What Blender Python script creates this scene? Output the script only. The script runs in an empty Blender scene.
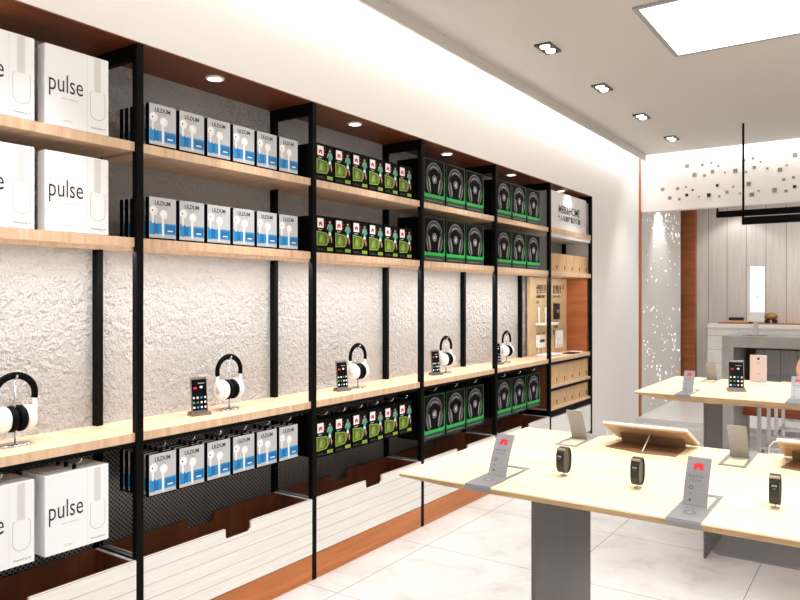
import bpy, bmesh, math, random
from mathutils import Vector, Matrix
random.seed(7)
C = bpy.context.scene.collection
SC = bpy.context.scene
PI = math.pi

# ------------------------------------------------------------------ materials
def lin(c):
    return tuple(((v/255)/12.92 if v/255 <= .04045 else ((v/255+.055)/1.055)**2.4) for v in c)

def mat(name, rgb, rough=.5, metal=0., emit=0., emit_rgb=None, alpha=1., trans=0., spec=.5):
    m = bpy.data.materials.new(name); m.use_nodes = True
    b = m.node_tree.nodes['Principled BSDF']
    b.inputs['Base Color'].default_value = (*lin(rgb), 1)
    b.inputs['Roughness'].default_value = rough
    b.inputs['Metallic'].default_value = metal
    b.inputs['Specular IOR Level'].default_value = spec
    b.inputs['Alpha'].default_value = alpha
    b.inputs['Transmission Weight'].default_value = trans
    if emit:
        b.inputs['Emission Color'].default_value = (*lin(emit_rgb or rgb), 1)
        b.inputs['Emission Strength'].default_value = emit
    return m

def nodes(m): return m.node_tree.nodes, m.node_tree.links, m.node_tree.nodes['Principled BSDF']

def coords(m, scale=(1, 1, 1), rot=(0, 0, 0), kind='Object', loc=(0, 0, 0)):
    N, L, b = nodes(m)
    t = N.new('ShaderNodeTexCoord'); p = N.new('ShaderNodeMapping')
    p.inputs['Scale'].default_value = scale; p.inputs['Rotation'].default_value = rot
    p.inputs['Location'].default_value = loc
    L.new(t.outputs[kind], p.inputs['Vector'])
    return p.outputs['Vector']

def ramp(m, fac, stops):
    N, L, b = nodes(m)
    r = N.new('ShaderNodeValToRGB')
    while len(r.color_ramp.elements) < len(stops): r.color_ramp.elements.new(.5)
    for e, (p, c) in zip(r.color_ramp.elements, stops):
        e.position = p; e.color = (*lin(c), 1)
    L.new(fac, r.inputs['Fac'])
    return r.outputs['Color']

def noise(m, vec, scale=5, detail=4, rough=.55, dist=0):
    N, L, b = nodes(m)
    n = N.new('ShaderNodeTexNoise')
    n.inputs['Scale'].default_value = scale; n.inputs['Detail'].default_value = detail
    n.inputs['Roughness'].default_value = rough; n.inputs['Distortion'].default_value = dist
    L.new(vec, n.inputs['Vector'])
    return n.outputs['Fac']

def bump(m, h, strength=.3, dist=.01):
    N, L, b = nodes(m)
    k = N.new('ShaderNodeBump'); k.inputs['Strength'].default_value = strength
    k.inputs['Distance'].default_value = dist
    L.new(h, k.inputs['Height']); L.new(k.outputs['Normal'], b.inputs['Normal'])

def mth(m, op, a, bb=None):
    N, L, _ = nodes(m)
    n = N.new('ShaderNodeMath'); n.operation = op
    for i, v in enumerate((a, bb)):
        if v is None: continue
        if isinstance(v, (int, float)): n.inputs[i].default_value = v
        else: L.new(v, n.inputs[i])
    return n.outputs[0]

def mix(m, fac, a, bb):
    N, L, _ = nodes(m)
    n = N.new('ShaderNodeMix'); n.data_type = 'RGBA'
    L.new(fac, n.inputs[0])
    for i, v in ((6, a), (7, bb)):
        if isinstance(v, tuple): n.inputs[i].default_value = (*lin(v), 1)
        else: L.new(v, n.inputs[i])
    return n.outputs[2]

def wood(name, stops, scale, nscale=1., rough=.45, dist=.4, bumpy=0):
    m = mat(name, stops[0][1], rough)
    N, L, b = nodes(m)
    f = noise(m, coords(m, scale), nscale, 6, .6, dist)
    L.new(ramp(m, f, stops), b.inputs['Base Color'])
    if bumpy: bump(m, f, bumpy, .003)
    return m

M = {}
M['white_paint'] = mat('white_paint', (240, 236, 232), .55)
M['ceiling_paint'] = mat('ceiling_paint', (205, 201, 196), .7)
M['black_metal'] = mat('black_metal', (6, 6, 6), .6, spec=.1)
M['black_card'] = mat('black_card', (5, 5, 6), .6, spec=.08)
M['oak'] = wood('oak', [(.25, (198, 160, 126)), (.5, (222, 188, 156)), (.75, (234, 206, 178))], (1.2, 34, 1.2), 1., .4, .3)
M['table_oak'] = wood('table_oak', [(.2, (226, 200, 156)), (.45, (242, 222, 182)), (.62, (247, 230, 194)), (.85, (236, 211, 168))], (1.1, 9, 3), 1.6, .5, .9)
M['table_oak'].node_tree.nodes['Principled BSDF'].inputs['Specular IOR Level'].default_value = .2
M['table_edge'] = wood('table_edge', [(.25, (150, 118, 84)), (.7, (196, 164, 124))], (6, 6, 40), 1.5, .5)
M['canopy_wood'] = wood('canopy_wood', [(.25, (98, 48, 22)), (.55, (126, 66, 32)), (.8, (146, 82, 42))], (28, .9, 4), 1.2, .4, .5)
M['bin_wood'] = wood('bin_wood', [(.25, (84, 42, 22)), (.55, (108, 58, 31)), (.8, (126, 72, 40))], (14, 14, 1.0), 1.3, .5, .4)
M['plinth_wood'] = wood('plinth_wood', [(.25, (168, 92, 38)), (.55, (190, 112, 52)), (.8, (204, 130, 68))], (6, 1.2, 30), 1.3, .3, .4)
M['side_wood'] = wood('side_wood', [(.25, (146, 78, 40)), (.55, (172, 98, 52)), (.8, (190, 114, 66))], (2, 1, 16), 1.4, .45, .4)
M['chrome'] = mat('chrome', (205, 205, 208), .18, 1.)
M['steel_wire'] = mat('steel_wire', (190, 190, 195), .25, 1.)
M['white_plastic'] = mat('white_plastic', (238, 236, 234), .3)
M['white_gloss'] = mat('white_gloss', (243, 243, 244), .22)
M['grey_print'] = mat('grey_print', (194, 194, 196), .4)
M['pale_grey'] = mat('pale_grey', (216, 214, 214), .35)
M['mid_grey'] = mat('mid_grey', (150, 150, 152), .4)
M['pad_black'] = mat('pad_black', (34, 35, 36), .5)
M['line_grey'] = mat('line_grey', (186, 184, 184), .4)
M['dark_grey'] = mat('dark_grey', (62, 62, 64), .4)
M['ink'] = mat('ink', (18, 18, 20), .5)
M['blue'] = mat('blue', (8, 140, 208), .4)
M['deep_blue'] = mat('deep_blue', (6, 106, 172), .4)
M['lime'] = mat('lime', (150, 178, 50), .4)
M['field_green'] = mat('field_green', (70, 96, 30), .4)
M['light_field'] = mat('light_field', (108, 138, 46), .4)
M['teal'] = mat('teal', (40, 170, 150), .4)
M['skin'] = mat('skin', (196, 150, 120), .5)
M['red'] = mat('red', (214, 34, 48), .4)
M['box_green'] = mat('box_green', (14, 176, 72), .4)
M['deep_green'] = mat('deep_green', (5, 44, 20), .4)
M['white_ink'] = mat('white_ink', (245, 245, 245), .4)
M['kraft'] = mat('kraft', (214, 176, 132), .6)
M['kraft_seam'] = mat('kraft_seam', (120, 88, 58), .6)
M['screen'] = mat('screen', (6, 7, 10), .2, spec=.12)
M['rose_gold'] = mat('rose_gold', (208, 190, 194), .4)
M['phone_metal'] = mat('phone_metal', (150, 138, 130), .3, .8)
M['band_rubber'] = mat('band_rubber', (42, 41, 40), .45)
M['band_screen'] = mat('band_screen', (24, 24, 26), .15)
M['tan_metal'] = mat('tan_metal', (178, 160, 132), .35, .6)
M['copper'] = mat('copper', (190, 156, 124), .4, .2)
M['leather'] = mat('leather', (134, 100, 72), .55)
M['smoked'] = mat('smoked', (96, 96, 100), .05, 0, 0, None, .30)
M['clear'] = mat('clear', (235, 240, 242), .03, 0, 0, None, .45)
M['concrete'] = mat('concrete', (150, 150, 146), .5)
M['lamp'] = mat('lamp', (255, 250, 240), .5, 0, 3.5)
M['panel_lamp'] = mat('panel_lamp', (255, 253, 250), .5, 0, 2.2)
M['led'] = mat('led', (255, 250, 242), .5, 0, 5.)
M['hole_light'] = mat('hole_light', (255, 253, 250), .5, 0, 1.8)
M['lit_screen'] = mat('lit_screen', (255, 255, 255), .3, 0, .8)
M['orange_trim'] = mat('orange_trim', (170, 100, 62), .5)
M['beige_board'] = wood('beige_board', [(.3, (206, 176, 134)), (.7, (218, 190, 148))], (3, 3, 12), 1.2, .55)
M['pink_beige'] = mat('pink_beige', (216, 170, 142), .5)
M['gold'] = mat('gold', (164, 122, 70), .35, .6)

def brushed(name, rgb, axis):
    m = mat(name, rgb, .36, .6)
    N, L, b = nodes(m)
    sc = [3, 3, 3]; sc[axis] = 160
    f = noise(m, coords(m, tuple(sc)), 2, 3)
    L.new(ramp(m, f, [(.3, tuple(int(c*.9) for c in rgb)), (.7, rgb)]), b.inputs['Base Color'])
    return m
M['brushed'] = brushed('brushed', (160, 161, 165), 2)
M['leg_metal'] = brushed('leg_metal', (112, 108, 106), 1)
M['leg_metal'].node_tree.nodes['Principled BSDF'].inputs['Roughness'].default_value = .38

def concrete():
    m = M['concrete']; N, L, b = nodes(m)
    f = noise(m, coords(m, (1, 1, 1)), 7, 6, .6)
    L.new(ramp(m, f, [(.3, (146, 146, 142)), (.7, (164, 163, 158))]), b.inputs['Base Color'])
concrete()

def stucco():
    m = mat('stucco', (222, 219, 217), .75, spec=.2)
    N, L, b = nodes(m)
    v = coords(m, (1, 1, 1))
    n1 = N.new('ShaderNodeTexNoise'); n1.inputs['Scale'].default_value = 26; n1.inputs['Detail'].default_value = 2
    L.new(v, n1.inputs['Vector'])
    # warp the coordinates then round them off into flaky ledges
    vm = N.new('ShaderNodeVectorMath'); vm.operation = 'SCALE'; vm.inputs['Scale'].default_value = .035
    L.new(n1.outputs['Color'], vm.inputs[0])
    va = N.new('ShaderNodeVectorMath'); va.operation = 'ADD'
    L.new(v, va.inputs[0]); L.new(vm.outputs[0], va.inputs[1])
    st = N.new('ShaderNodeMapping'); st.inputs['Scale'].default_value = (1, .75, 1.5)
    L.new(va.outputs[0], st.inputs['Vector'])
    vo = N.new('ShaderNodeTexVoronoi'); vo.feature = 'F1'; vo.inputs['Scale'].default_value = 24
    L.new(st.outputs[0], vo.inputs['Vector'])
    cell = N.new('ShaderNodeSeparateColor'); L.new(vo.outputs['Color'], cell.inputs[0])
    h1 = mth(m, 'MULTIPLY', cell.outputs[0], 1.1)
    h2 = mth(m, 'MULTIPLY', noise(m, v, 42, 4, .6), .9)
    h = mth(m, 'ADD', h1, h2)
    bump(m, h, 1., .085)
    return m
M['stucco'] = stucco()

def pegboard():
    m = mat('pegboard_metal', (66, 65, 64), .4, .3)
    N, L, b = nodes(m)
    t = N.new('ShaderNodeTexCoord'); s = N.new('ShaderNodeSeparateXYZ'); L.new(t.outputs['Object'], s.inputs[0])
    P = .020
    def grid(off):
        y = mth(m, 'SUBTRACT', mth(m, 'FRACT', mth(m, 'ADD', mth(m, 'DIVIDE', s.outputs['Y'], P), off)), .5)
        z = mth(m, 'SUBTRACT', mth(m, 'FRACT', mth(m, 'ADD', mth(m, 'DIVIDE', s.outputs['Z'], P), off)), .5)
        d = mth(m, 'ADD', mth(m, 'MULTIPLY', y, y), mth(m, 'MULTIPLY', z, z))
        return mth(m, 'LESS_THAN', d, .052)
    h = mth(m, 'MAXIMUM', grid(0.), grid(.5))
    L.new(mix(m, h, (134, 131, 128), (6, 6, 6)), b.inputs['Base Color'])
    return m
M['pegboard'] = pegboard()

def floor_tiles():
    m = mat('floor_tiles', (222, 218, 214), .22)
    N, L, b = nodes(m)
    t = N.new('ShaderNodeTexCoord'); s = N.new('ShaderNodeSeparateXYZ'); L.new(t.outputs['Object'], s.inputs[0])
    def line(sock, off, pitch):
        f = mth(m, 'FRACT', mth(m, 'DIVIDE', mth(m, 'SUBTRACT', sock, off), pitch))
        f = mth(m, 'ABSOLUTE', mth(m, 'SUBTRACT', f, .5))
        return mth(m, 'GREATER_THAN', f, .5-.0028)
    g = mth(m, 'MAXIMUM', line(s.outputs['X'], -2.16, .8), line(s.outputs['Y'], 2.615, .79))
    c = noise(m, t.outputs['Object'], 3.2, 8, .68, .6)
    c2 = ramp(m, c, [(.28, (180, 177, 174)), (.5, (201, 198, 196)), (.75, (211, 209, 207))])
    L.new(mix(m, g, c2, (132, 128, 124)), b.inputs['Base Color'])
    return m
M['floor'] = floor_tiles()

def plank(name, rgb, seam, axis, off, pitch, wdt=.04, rough=.5, grain=(1, 3, 30)):
    m = mat(name, rgb, rough)
    N, L, b = nodes(m)
    t = N.new('ShaderNodeTexCoord'); s = N.new('ShaderNodeSeparateXYZ'); L.new(t.outputs['Object'], s.inputs[0])
    f = mth(m, 'FRACT', mth(m, 'DIVIDE', mth(m, 'SUBTRACT', s.outputs[axis], off), pitch))
    f = mth(m, 'ABSOLUTE', mth(m, 'SUBTRACT', f, .5))
    g = mth(m, 'GREATER_THAN', f, .5-wdt/2)
    n = noise(m, coords(m, grain), 2.2, 5)
    dk = tuple(int(c*.94) for c in rgb)
    L.new(mix(m, g, ramp(m, n, [(.3, dk), (.7, rgb)]), seam), b.inputs['Base Color'])
    return m
M['bin_plank'] = plank('bin_plank', (240, 236, 231), (168, 152, 140), 'Z', .40-.272, .0545, .04, .35, (1, 1.2, 26))
M['wall_plank'] = plank('wall_plank', (226, 220, 214), (150, 138, 130), 'X', -2.083, .2395, .035, .55, (14, 2, 1.2))
M['drawer_plank'] = plank('drawer_plank', (232, 229, 225), (160, 156, 152), 'Z', 1.03, .185, .03, .5, (3, 2, 6))
M['grey_wood'] = plank('grey_wood', (172, 170, 166), (122, 120, 117), 'X', 0, .14, .06, .55, (30, 2, 1.2))
M['rail_wood'] = wood('rail_wood', [(.25, (126, 58, 26)), (.55, (150, 76, 36)), (.8, (170, 92, 48))], (1.5, 3, 18), 1.5, .5)

# ------------------------------------------------------------------ mesh helpers
class MB:
    """collects shapes (several materials allowed) and links them as ONE mesh object"""
    def __init__(s): s.bm = bmesh.new(); s.mats = []
    def mi(s, m):
        m = M[m] if isinstance(m, str) else m
        if m not in s.mats: s.mats.append(m)
        return s.mats.index(m)
    def box(s, x0, x1, y0, y1, z0, z1, m, bev=0., seg=1):
        i = s.mi(m)
        vs = [s.bm.verts.new((x, y, z)) for x in (x0, x1) for y in (y0, y1) for z in (z0, z1)]
        q = [(0, 1, 3, 2), (4, 6, 7, 5), (0, 4, 5, 1), (2, 3, 7, 6), (0, 2, 6, 4), (1, 5, 7, 3)]
        fs = [s.bm.faces.new([vs[k] for k in f]) for f in q]
        for f in fs: f.material_index = i
        if bev:
            es = list({e for f in fs for e in f.edges})
            r = bmesh.ops.bevel(s.bm, geom=es, offset=bev, segments=seg, affect='EDGES', profile=.6)
            for f in r['faces']: f.material_index = i
        return s
    def prism(s, pts, axis, a0, a1, m):
        """extrude a 2-D outline along an axis: 'x' -> pts are (y,z); 'y' -> (x,z); 'z' -> (x,y)"""
        i = s.mi(m)
        mk = {'x': lambda p, a: (a, p[0], p[1]), 'y': lambda p, a: (p[0], a, p[1]), 'z': lambda p, a: (p[0], p[1], a)}[axis]
        A = [s.bm.verts.new(mk(p, a0)) for p in pts]; B = [s.bm.verts.new(mk(p, a1)) for p in pts]
        n = len(pts)
        fs = [s.bm.faces.new(A), s.bm.faces.new(list(reversed(B)))]
        for k in range(n): fs.append(s.bm.faces.new((A[k], B[k], B[(k+1) % n], A[(k+1) % n])))
        for f in fs: f.material_index = i
        return s
    def poly(s, pts, x, m):
        """flat outline on a plane facing +X (pts are (y,z))"""
        f = s.bm.faces.new([s.bm.verts.new((x, p[0], p[1])) for p in pts]); f.material_index = s.mi(m)
        return s
    def tube(s, path, r, m, n=8, closed=False, flat=1., up=(0, 0, 1)):
        i = s.mi(m); P = [Vector(p) for p in path]; rings = []; N = len(P)
        R = r if isinstance(r, (list, tuple)) else [r]*N
        for k, p in enumerate(P):
            a = P[k-1] if (k or closed) else p
            b = P[(k+1) % N] if (k < N-1 or closed) else p
            t = (b-a).normalized(); u = Vector(up)
            if abs(t.dot(u)) > .97: u = Vector((1, 0, 0)) if abs(t.x) < .9 else Vector((0, 1, 0))
            e1 = t.cross(u).normalized(); e2 = e1.cross(t).normalized()
            rings.append([s.bm.verts.new(p + e1*R[k]*math.cos(2*PI*j/n) + e2*R[k]*flat*math.sin(2*PI*j/n)) for j in range(n)])
        for k in range(N if closed else N-1):
            a, b = rings[k], rings[(k+1) % N]
            for j in range(n):
                f = s.bm.faces.new((a[j], a[(j+1) % n], b[(j+1) % n], b[j])); f.material_index = i; f.smooth = True
        if not closed:
            for rr, rev in ((rings[0], 1), (rings[-1], 0)):
                f = s.bm.faces.new(list(reversed(rr)) if rev else rr); f.material_index = i
        return s
    def lathe(s, prof, m, n=24, axis='z', c=(0, 0, 0), smooth=True, sx=1., sy=1., cap=True):
        """prof: list of (radius, height)"""
        i = s.mi(m); rings = []
        def P(r, h, a):
            u, v = r*math.cos(a)*sx, r*math.sin(a)*sy
            return Vector(c) + Vector({'z': (u, v, h), 'y': (u, h, v), 'x': (h, u, v)}[axis])
        for r, h in prof: rings.append([s.bm.verts.new(P(max(r, 1e-5), h, 2*PI*k/n)) for k in range(n)])
        for a, b in zip(rings, rings[1:]):
            for k in range(n):
                f = s.bm.faces.new((a[k], a[(k+1) % n], b[(k+1) % n], b[k])); f.material_index = i; f.smooth = smooth
        for rr in ((rings[0], rings[-1]) if cap else ()):
            f = s.bm.faces.new(rr); f.material_index = i
        return s
    def strip(s, path, x0, x1, th, m):
        """a bent sheet: path of (y,z) swept over x0..x1 with a thickness th"""
        i = s.mi(m); n = len(path); off = []
        for k, p in enumerate(path):
            a = path[max(k-1, 0)]; b = path[min(k+1, n-1)]
            d = Vector((b[0]-a[0], b[1]-a[1])).normalized()
            off.append((p[0]-d.y*th, p[1]+d.x*th))
        V = [[s.bm.verts.new((x, q[0], q[1])) for x in (x0, x1)] for q in path]
        W = [[s.bm.verts.new((x, q[0], q[1])) for x in (x0, x1)] for q in off]
        fs = []
        for k in range(n-1):
            fs += [s.bm.faces.new((V[k][0], V[k][1], V[k+1][1], V[k+1][0])), s.bm.faces.new((W[k][0], W[k+1][0], W[k+1][1], W[k][1]))]
            fs += [s.bm.faces.new((V[k][j], V[k+1][j], W[k+1][j], W[k][j])) for j in (0, 1)]
        for k in (0, n-1): fs.append(s.bm.faces.new((V[k][0], V[k][1], W[k][1], W[k][0])))
        for f in fs: f.material_index = i
        return s
    def text(s, body, size, x, y, z, m, align='CENTER', thin=0., sx=1., bold=False, spacing=1.):
        """lettering on a plane facing +X, baseline start/centre at (y,z)"""
        cu = bpy.data.curves.new('lettering', 'FONT'); cu.body = body; cu.size = size
        cu.align_x = align; cu.offset = thin; cu.resolution_u = 3; cu.space_character = spacing
        o = bpy.data.objects.new('lettering', cu); C.objects.link(o)
        bpy.context.view_layer.update()
        me = o.evaluated_get(bpy.context.evaluated_depsgraph_get()).to_mesh()
        i = s.mi(m); vs = [s.bm.verts.new((x, y+v.co.x*sx, z+v.co.y)) for v in me.vertices]
        for p in me.polygons:
            try: f = s.bm.faces.new([vs[k] for k in p.vertices]); f.material_index = i
            except ValueError: pass
        o.evaluated_get(bpy.context.evaluated_depsgraph_get()).to_mesh_clear()
        bpy.data.objects.remove(o); bpy.data.curves.remove(cu)
        return s
    def move(s, mtx):
        bmesh.ops.transform(s.bm, matrix=mtx, verts=s.bm.verts); return s
    def build(s, name, parent=None, loc=(0, 0, 0), normals=True):
        if normals: bmesh.ops.recalc_face_normals(s.bm, faces=s.bm.faces)
        me = bpy.data.meshes.new(name); s.bm.to_mesh(me); s.bm.free()
        for m in s.mats: me.materials.append(m)
        o = bpy.data.objects.new(name, me); C.objects.link(o); o.location = loc
        if parent: o.parent = parent
        return o

def tag(o, label, cat, group=None, kind=None):
    o['label'] = label; o['category'] = cat
    if group: o['group'] = group
    if kind: o['kind'] = kind
    return o
def thing(name, label, cat, loc=(0, 0, 0), rz=0, group=None):
    o = bpy.data.objects.new(name, None); C.objects.link(o); o.location = loc; o.rotation_euler = (0, 0, rz)
    o.empty_display_size = .05
    return tag(o, label, cat, group)
def struct(name, mb, label, cat='room', **k):
    o = mb.build(name, **k); tag(o, label, cat, None, 'structure'); return o
def kids(o): return [c for c in bpy.data.objects if c.parent == o]
def dup(root, loc, label, rz=None, group=None):
    r = root.copy(); C.objects.link(r); r.location = loc; r['label'] = label
    if rz is not None: r.rotation_euler = (0, 0, rz)
    if group: r['group'] = group
    for ch in kids(root):
        c = ch.copy(); C.objects.link(c); c.parent = r
        for g in kids(ch):
            d = g.copy(); C.objects.link(d); d.parent = c
    return r
def place(proto, loc, label, rz=None, group=None):
    """the first time moves the prototype itself, then copies it"""
    if not proto.get('used'):
        proto['used'] = 1; proto.location = loc; proto['label'] = label
        if rz is not None: proto.rotation_euler = (0, 0, rz)
        if group: proto['group'] = group
        return proto
    return dup(proto, loc, label, rz, group)
def ordinal(k): return ['first', 'second', 'third', 'fourth', 'fifth', 'sixth', 'seventh'][k]

# ------------------------------------------------------------------ dimensions
FX = -2.357            # plane of the shelving front and of the white wall
BX = -2.655             # back panel of the niche
POST = [.66, 1.66, 2.66, 3.655, 4.65, 5.648, 6.655]
Z1, Z2, ZC = 1.995, 1.63, .885     # shelf tops and worktop
ZT = 2.376             # underside of the canopy
CE = 3.0               # ceiling
RX = 3.4               # right wall
BY = -2.2              # wall behind the camera
AY = 8.27              # soffit plane, front of the alcove
PY = 10.6              # plank wall at the back of the alcove

# ------------------------------------------------------------------ setting
struct('floor', MB().box(-3.2, RX+.1, BY-.1, PY+.3, -.1, 0, 'floor'), 'pale stone tile floor of the shop', 'floor')
struct('floor_platform', MB().box(-2.8, RX, 8.16, PY, 0.0, .05, mat('platform_tile', (228, 226, 223), .25)), 'raised pale floor step inside the back alcove', 'floor')
w = MB()
w.box(-2.80, FX, BY, .64, 0, 3.2, 'white_paint')            # before the niche
w.box(-2.80, FX, .64, 6.69, ZT, 3.2, 'white_paint')         # fascia above the niche
w.box(-2.80, FX, 6.69, AY, 0, 3.2, 'white_paint')           # end of the wall
w.box(-2.80, BX-.005, .64, 6.69, 0, ZT, 'white_paint')
struct('wall_left', w, 'white wall with the shelving niche and plain fascia above it', 'wall')
struct('wall_niche', MB().box(BX-.005, BX, .64, 6.69, .3, ZT, 'stucco'), 'rough white stucco back panel behind the shelves', 'wall')
struct('ceiling_canopy', MB().box(BX, FX-.001, .64, 6.69, ZT-.004, ZT, 'canopy_wood'), 'dark brown wood underside above the shelving', 'ceiling')
struct('trim_1', MB().box(FX-.02, FX+.012, AY-.05, AY+.03, 0, 3.1, 'orange_trim'), 'thin brown wood trim at the end of the white wall', 'trim')
c = MB()
LX = -2.245
c.box(LX, RX, BY, 8.14, CE, CE+.1, 'ceiling_paint')
struct('ceiling', c, 'light grey painted ceiling of the shop', 'ceiling')
struct('ceiling_cove', MB().box(-2.8, RX+.1, BY-.1, PY+.3, 3.2, 3.26, 'white_paint'), 'white slab above the light coves', 'ceiling')
struct('trim_2', MB().box(LX-.014, LX, BY, 8.14, CE-.072, CE+.1, 'ceiling_paint'), 'grey lip of the cove along the left side of the ceiling', 'trim')
struct('wall_right', MB().box(RX, RX+.1, BY, PY+.3, 0, 3.2, 'white_paint'), 'plain white wall on the right of the shop', 'wall')
struct('wall_front', MB().box(-2.8, RX, BY-.1, BY, 0, 3.2, 'white_paint'), 'plain white wall behind the viewer', 'wall')
struct('wall_back', MB().box(-2.8, RX, PY, PY+.1, 0, 3.2, 'wall_plank'), 'whitewashed vertical plank wall at the back of the alcove', 'wall')
# soffit with the scattered square cut-outs
struct('wall_soffit', MB().box(FX, RX, AY, AY+.1, 2.382, 3.2, 'white_paint'), 'white soffit panel over the back alcove', 'wall')
struct('ceiling_alcove', MB().box(FX, RX, AY+.1, PY, 2.75, 2.8, 'white_paint'), 'white ceiling of the back alcove', 'ceiling')
# square cut-outs: (x, z, size, dark)
CX, CY0, F0 = 400, 298, 712.
TH = math.atan(490/712)
SQ = [(298,115,16,1),(366,110,12,1),(406,101,10,1),(437,115,9,0),(331,154,17,1),(411,139,13,1),(376,158,10,1),(466,144,7,1),(513,137,17,1),
 (189,220,14,1),(256,216,12,1),(293,208,8,1),(323,222,8,2),(221,258,14,1),(264,263,10,1),(297,245,12,2),(351,251,7,1),(395,245,15,2),
 (432,202,11,2),(441,250,9,1),(476,231,12,1),(503,208,8,1),(533,237,7,1),(552,91,10,1),(591,81,11,1),(625,97,8,1),(597,122,13,1),(560,142,8,1),
 (655,126,8,1),(778,66,18,1),(711,132,17,1),(741,112,8,1),(728,176,12,1),(771,166,11,1),(572,195,17,1),(586,243,17,1),(616,226,8,1),
 (687,222,17,1),(738,227,12,1),(776,207,13,2)]
def on_soffit(px, py):
    x = 620+px/4.444; y = 140+py/4.444
    u = (x-CX)/F0; v = (CY0-y)/F0
    rx = -math.sin(TH)+u*math.cos(TH); ry = math.cos(TH)+u*math.sin(TH)
    t = AY/ry
    return rx*t, 1.4+v*t, t
HOLES = []
for px, py, s_, d_ in SQ:
    X, Z, t = on_soffit(px, py)
    HOLES.append((round(X, 3), round(Z, 3), round(s_/4.444/F0*t*1.03, 3), d_))
for X, Z, s_, d_ in list(HOLES):           # the pattern runs on past the frame
    HOLES.append((round(X+1.72, 3), Z, s_, d_))
q = MB()
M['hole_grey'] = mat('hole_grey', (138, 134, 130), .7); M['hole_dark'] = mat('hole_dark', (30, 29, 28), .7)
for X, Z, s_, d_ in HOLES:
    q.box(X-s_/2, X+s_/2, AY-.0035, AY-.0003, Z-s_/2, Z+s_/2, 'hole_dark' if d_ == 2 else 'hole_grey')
o = struct('trim_3', q, 'scattered grey and black square inlays across the white soffit', 'trim')

# lit perforated screen on the alcove's left side
ps = thing('perforated_screen', 'tall white backlit screen pierced with scattered dots beside brown pillar', 'screen', (-2.36, 8.33, 0))
MB().box(-.06, 0, 0, 1.87, .0505, 2.75, mat('screen_white', (222, 219, 216), .6)).build('screen_panel', ps)
dots = MB()
rr = random.Random(3)
for k in range(175):
    y = rr.uniform(.05, 1.82); z = rr.choice((rr.uniform(.08, 1.1), rr.uniform(.5, 1.3), rr.uniform(1.5, 2.6), rr.uniform(2.2, 2.6)))
    s_ = rr.choice((.008, .010, .012, .016)); h = s_*rr.uniform(1.1, 1.9)
    dots.box(.0005, .002, y-s_/2, y+s_/2, z-h/2, z+h/2, 'hole_light')
o = dots.build('lit_holes', ps); o['kind'] = 'stuff'
struct('pillar', MB().box(-2.43, -2.236, 10.50, PY, .05, 2.75, 'side_wood'), 'brown wood pillar between the perforated screen and plank wall', 'pillar')

# ------------------------------------------------------------------ shelving
unit = thing('shelving_unit', 'long black steel wall shelving with oak shelves and perforated panels in white niche', 'shelving', (FX, .66, 0))
def part(mb, name, par, org): return mb.move(Matrix.Translation(-Vector(org))).build(name, par)
UO = (FX, .66, 0)
for k, y in enumerate(POST):
    part(MB().box(FX-.03, FX, y+.002, y+.032, 0, ZT-.004, 'black_metal', .002), 'front_post', unit, UO)
    part(MB().box(BX, BX+.035, y+.004, y+.032, 0, ZT-.004, 'black_metal', .002), 'back_post', unit, UO)
    part(MB().box(BX+.0355, FX-.0305, y+.004, y+.030, ZT-.062, ZT-.004, 'black_metal', .002), 'top_crossbar', unit, UO)
    if k not in (5, 6):
        part(MB().box(BX+.0355, FX-.0305, y+.010, y+.024, .395, .412, 'steel_wire'), 'lower_crossbar', unit, UO)
for k in range(5):
    y0, y1 = POST[k]+.0325, POST[k+1]+.0015
    for z in (Z1, Z2):
        part(MB().box(BX, FX-.0125, y0, y1, z-.036, z, 'oak', .0015), 'shelf_board', unit, UO)
    part(MB().box(BX, BX+.012, y0, y1, .24, ZC-.03, 'pegboard'), 'perforated_panel', unit, UO)
    part(MB().box(FX-.020, FX-.014, y0, y1, ZC-.050, ZC-.0335, 'black_metal'), 'front_rail', unit, UO)
part(MB().box(FX-.022, FX-.004, .66, 6.64, 0, .125, 'plinth_wood'), 'plinth_board', unit, UO)
for y in POST[1:6]: pass
# continuous oak worktop, notched around the posts
wt = MB()
for k in range(6):
    y0 = POST[k]+.0325; y1 = POST[k+1]+.0015
    wt.box(BX+.0355, FX-.0305, POST[k]+(.0015 if k else .0325), y1, ZC-.033, ZC, 'oak')
    wt.box(FX-.0305, FX-.0115, y0, y1, ZC-.033, ZC, 'oak')
    wt.box(BX+.0005, BX+.0355, POST[k]+.0325, POST[k+1]+.0035 if k < 5 else y1, ZC-.033, ZC, 'oak')
tag(wt.build('worktop'), 'long oak worktop holding the phones and headphones, through all the shelving bays', 'worktop')

# bins under the worktop
def bin_thing(y0, y1, ztop, zb, notch, label):
    yc = (y0+y1)/2; w2 = (y1-y0)/2
    t = thing('storage_bin', label, 'bin', (FX, yc, 0), 0, 'white plank fronted bins under the worktop')
    def pan(x0, x1, m, dz=0):
        h = ztop+dz
        if notch:
            a = .075; d = .045; r = .012
            pts = [(-w2, zb), (w2, zb), (w2, h), (a, h), (a, h-d+r), (a-r, h-d), (-a+r, h-d), (-a, h-d+r), (-a, h), (-w2, h)]
        else: pts = [(-w2, zb), (w2, zb), (w2, h), (-w2, h)]
        return MB().prism(pts, 'x', x0, x1, m)
    f = pan(-.012, -.002, 'bin_plank'); f.build('front_panel', t)
    pan(-.020, -.0125, 'bin_wood', -.001).build('front_lining', t)
    pan(-.262, -.250, 'bin_wood', -.002).build('back_panel', t)
    for s in (-1, 1):
        a, b = sorted((s*w2, s*(w2-.012)))
        MB().box(-.25, -.0205, a, b, zb, ztop-.004, 'bin_wood').box(-.25, -.0205, a, b, ztop-.0039, ztop, 'pale_grey').build('side_panel', t)
    MB().box(-.25, -.0205, -w2+.013, w2-.013, zb, zb+.012, 'bin_wood').build('bottom_panel', t)
    return t
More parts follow.
